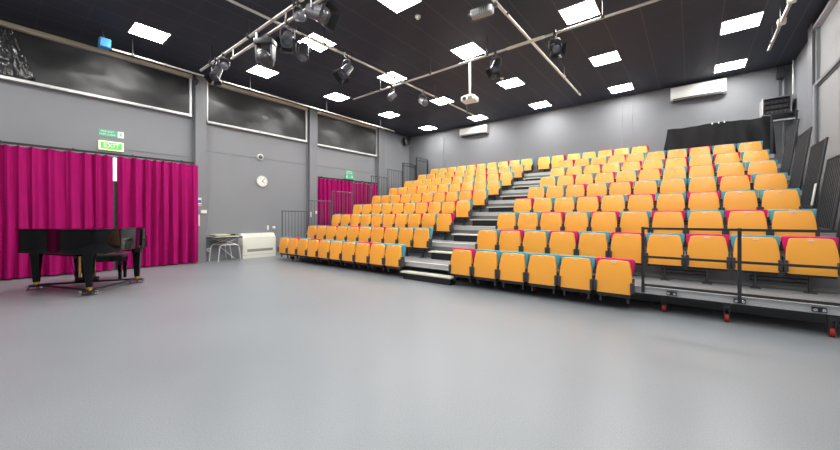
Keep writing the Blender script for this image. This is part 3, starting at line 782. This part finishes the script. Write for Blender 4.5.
def moving_head(loc, label, yaw, tilt):
    x, y, z = loc
    t = thing('moving_head_light', loc, label, 'stage light', 'stage lanterns on the pipes')
    B().box(x - .13, x + .13, y - .025, y + .025, z - .06, z + .03).build('clamp', 'lamp_dark', t, smooth=False)
    R = Matrix.Rotation(yaw, 3, 'Z')
    B().box(x - .17, x + .17, y - .11, y + .11, z - .16, z - .06, rot=R).bevel(.02, 2).build('base', 'lamp_dark', t)
    for sg in (-1, 1):
        o = R @ Vector((sg * .14, 0, 0))
        B().prism([(-.075, -.16), (.075, -.16), (.055, -.42), (0, -.46), (-.055, -.42)], -.022, .022, lambda u, v, w: tuple(Vector((x, y, z + v)) + o + R @ Vector((w, u, 0)))).bevel(.008, 1).build('yoke_arm', 'lamp_silver', t)
    f = R @ Vector((0, math.cos(tilt), -math.sin(tilt)))
    c = Vector((x, y, z - .39))
    h = B().lathe(c - f * .15, f, [(.05, 0), (.095, .03), (.112, .12), (.112, .22), (.10, .30), (.085, .32)], 20).build('head', 'lamp_grey', t)
    B().lathe(c + f * .165, f, [(.082, 0), (.06, .02), (.0, .03)], 20).build('lens', 'lens', h)
    return t
# lamps on the ladder truss
fresnel(0, (-8.1, 3.06, ZT), math.radians(-60), math.radians(60), 'first lantern on the truss, nearest the left wall, with open barn doors', 1.0, 'lamp_silver')
fresnel(0, (-7.72, 3.06, ZT), math.radians(-20), math.radians(25), 'second lantern from the left wall on the truss, turned sideways', .8, 'lamp_silver', False)
moving_head((-5.98, 3.06, ZT - .21), 'moving head light with a rounded head hanging from the middle of the truss', math.radians(35), math.radians(15))
fresnel(0, (-5.25, 3.06, ZT - .2), math.radians(-40), math.radians(50), 'lantern on the truss just right of the moving head light', .95, 'lamp_silver')
fresnel(0, (-4.9, 3.06, ZT - .0), math.radians(-10), math.radians(20), 'small lantern on the truss beside the large one at top', .8, 'lamp_silver', False)
fresnel(0, (-4.42, 3.06, ZT - .02), math.radians(20), math.radians(25), 'large lantern at the photo top edge on the truss', 1.15, 'lamp_silver', True)
# pipe one
fresnel(0, (-5.82, 3.72, ZP), math.radians(-50), math.radians(70), 'slim lantern tilted down on the left long pipe just past the truss', 1.1, 'lamp_grey', False)
fresnel(0, (-5.82, 4.76, ZP), math.radians(-90), math.radians(50), 'lantern with barn doors and hanging cable on the left long pipe', 1.1, 'lamp_silver')
fresnel(0, (-5.82, 7.45, ZP), math.radians(-20), math.radians(30), 'boxy grey lantern on the left long pipe past the cross pipe', .95, 'lamp_silver', False)
# cross pipe
fresnel(0, (-6.17, 6.57, ZP - .05), math.radians(-100), math.radians(40), 'small lantern near the left end of the cross pipe', .85, 'lamp_silver', False)
fresnel(0, (-3.2, 6.57, ZP - .05), math.radians(-90), math.radians(60), 'dark lantern with barn doors on the cross pipe, right of the projector', .95, 'lamp_dark')
fresnel(0, (-2.0, 6.57, ZP - .05), math.radians(-60), math.radians(30), 'dark lantern on the cross pipe, right of where two pipes cross', .95, 'lamp_dark')
# flood on pipe two
t = thing('flood_light', (-2.49, 5.0, ZP), 'ribbed silver flood light at the near end of the right long pipe, at top edge', 'stage light')
hook(B(), (-2.49, 5.1, ZP)).box(-2.51, -2.47, 5.08, 5.12, ZP - .08, ZP).build('clamp', 'lamp_silver', t, smooth=False)
R = Matrix.Rotation(math.radians(8), 3, 'Z')
o = B().box(-2.90, -2.52, 4.97, 5.12, ZP - .17, ZP - .045, rot=R).bevel(.035, 3).build('housing', 'fascia', t)
b = B()
for k in range(9): b.box(-2.87 + k * .037, -2.862 + k * .037, 4.965, 5.125, ZP - .175, ZP - .04)
b.build('cooling_fin', 'lamp_silver', o, smooth=False)
B().box(-2.925, -2.895, 4.94, 5.10, ZP - .18, ZP - .03, rot=R).bevel(.01, 1).build('front_bezel', 'lamp_grey', t)
# projector
t = thing('projector', (-4.22, 7.25, 4.1), 'white projector hanging on a pole from the ceiling in the room centre', 'projector')
B().cyl((-4.22, 7.25, 4.18), (-4.22, 7.25, ZC), .025).lathe((-4.22, 7.25, ZC - .02), (0, 0, 1), [(.09, 0), (.09, .02)], 16).build('pole', 'white', t)
B().box(-4.33, -4.11, 7.15, 7.35, 4.155, 4.185).build('mount_plate', 'white', t, smooth=False)
R = Matrix.Rotation(math.radians(6), 3, 'Z')
o = B().box(-4.40, -4.04, 7.10, 7.38, 4.03, 4.155, rot=R).bevel(.03, 3).build('body', 'offwhite', t)
B().cyl((-4.28, 7.12, 4.09), (-4.28, 7.075, 4.09), .045, n=18).build('lens', 'lamp_dark', o)
b = B()
for k in range(6): b.box(-4.19 + k * .02, -4.18 + k * .02, 7.08, 7.13, 4.05, 4.13)
b.build('vent', 'grille', o, smooth=False)
# smoke detectors
for x, y, lab in ((-4.09, 5.07, 'round white smoke detector on the ceiling near the photo top'), (-4.09, 8.77, 'round white smoke detector on the ceiling behind the projector')):
    t = thing('smoke_detector', (x, y, ZC), lab, 'smoke detector')
    B().lathe((x, y, ZC), (0, 0, -1), [(.055, 0), (.055, .02), (.045, .03)], 18).build('base', 'white', t)
    B().lathe((x, y, ZC - .028), (0, 0, -1), [(.038, 0), (.034, .03), (.0, .036)], 18).build('sensor', 'offwhite', t)

# ------------------------------------------------------------------ air conditioners
for x0, x1, z0, z1, lab in ((-7.65, -6.40, 4.63, 4.95, 'white wall air conditioner on the back wall, above the left seats'), (-.48, .73, 4.60, 4.985, 'larger-looking white wall air conditioner on the back wall, above the black cloth')):
    t = thing('air_conditioner', ((x0 + x1) / 2, YB, z0), lab, 'air conditioner', 'wall air conditioners')
    prof = [(YB, z1), (YB - .19, z1), (YB - .22, z1 - .02), (YB - .235, z0 + .12), (YB - .20, z0 + .03), (YB - .13, z0), (YB, z0)]
    B().prism(prof, x0, x1, lambda u, v, w: (w, u, v)).bevel(.008, 2).build('casing', 'white', t)
    B().box(x0 + .06, x1 - .1, YB - .222, YB - .205, z0 + .028, z0 + .045).build('louvre', 'black', t, smooth=False)
    B().box(x0 + .05, x1 - .05, YB - .2, YB - .06, z0 - .012, z0 + .004).build('flap', 'lamp_grey', t, smooth=False)
# equipment rack in the back right corner
t = thing('equipment_rack', (1.72, 12.2, 3.7), 'white framed open rack of black equipment high in the back right corner', 'rack')
xa, xb, ya, z0, z1 = 1.40, 1.90, 12.05, 3.76, 4.2
B().box(xa, xb, ya, YB, z1 - .02, z1).box(xa, xb, ya, YB, z0, z0 + .02).box(xa, xa + .02, ya, YB, z0, z1).box(xb - .02, xb, ya, YB, z0, z1).build('shell', 'steel_grey', t, smooth=False)
B().box(xa - .012, xa, ya - .01, YB, z0 + .02, z1).build('edge_strip', 'white_metal', t, smooth=False)
for k in range(3):
    zz = z0 + .03 + k * .125
    o = B().box(xa + .03, xb - .03, ya + .05, YB - .02, zz, zz + .10).bevel(.005, 1).build('rack_unit', 'lamp_dark', t)
    for q in range(5): B().lathe((xa + .09 + q * .075, ya + .05, zz + .05), (0, -1, 0), [(.014, 0), (.012, .02)], 10).build('knob', 'lamp_silver', o)
t = thing('corner_speaker', (1.74, 12.4, 4.85), 'small dark speaker box on the back wall above the equipment rack', 'speaker')
B().box(1.68, 1.82, 12.3, 12.5, 4.72, 4.98).bevel(.012, 2).build('cabinet', 'lamp_dark', t)
B().box(1.695, 1.805, 12.29, 12.30, 4.74, 4.96).build('grille', 'lamp_grey', t, smooth=False)
trim(B().cyl((1.82, 12.46, 2.6), (1.82, 12.46, 4.72), .02).cyl((1.72, 12.46, 4.2), (1.72, 12.46, 4.72), .012), 'steel_grey', True)

# ------------------------------------------------------------------ camera and look
w = bpy.data.worlds.new('World'); bpy.context.scene.world = w; w.use_nodes = True
w.node_tree.nodes['Background'].inputs[0].default_value = (.5, .55, .6, 1); w.node_tree.nodes['Background'].inputs[1].default_value = .3
cam = bpy.data.cameras.new('camera'); co = bpy.data.objects.new('camera', cam); C.objects.link(co)
co.location = (0, 0, 1.218); co.rotation_euler = (PI / 2, 0, .6723)
cam.sensor_width = 36; cam.lens = 341.245 / 840 * 36; cam.shift_y = -(225 - 217.74) / 840; cam.clip_start = .05
bpy.context.scene.camera = co
vs = bpy.context.scene.view_settings
vs.view_transform = 'Standard'; vs.look = 'None'; vs.exposure = 0
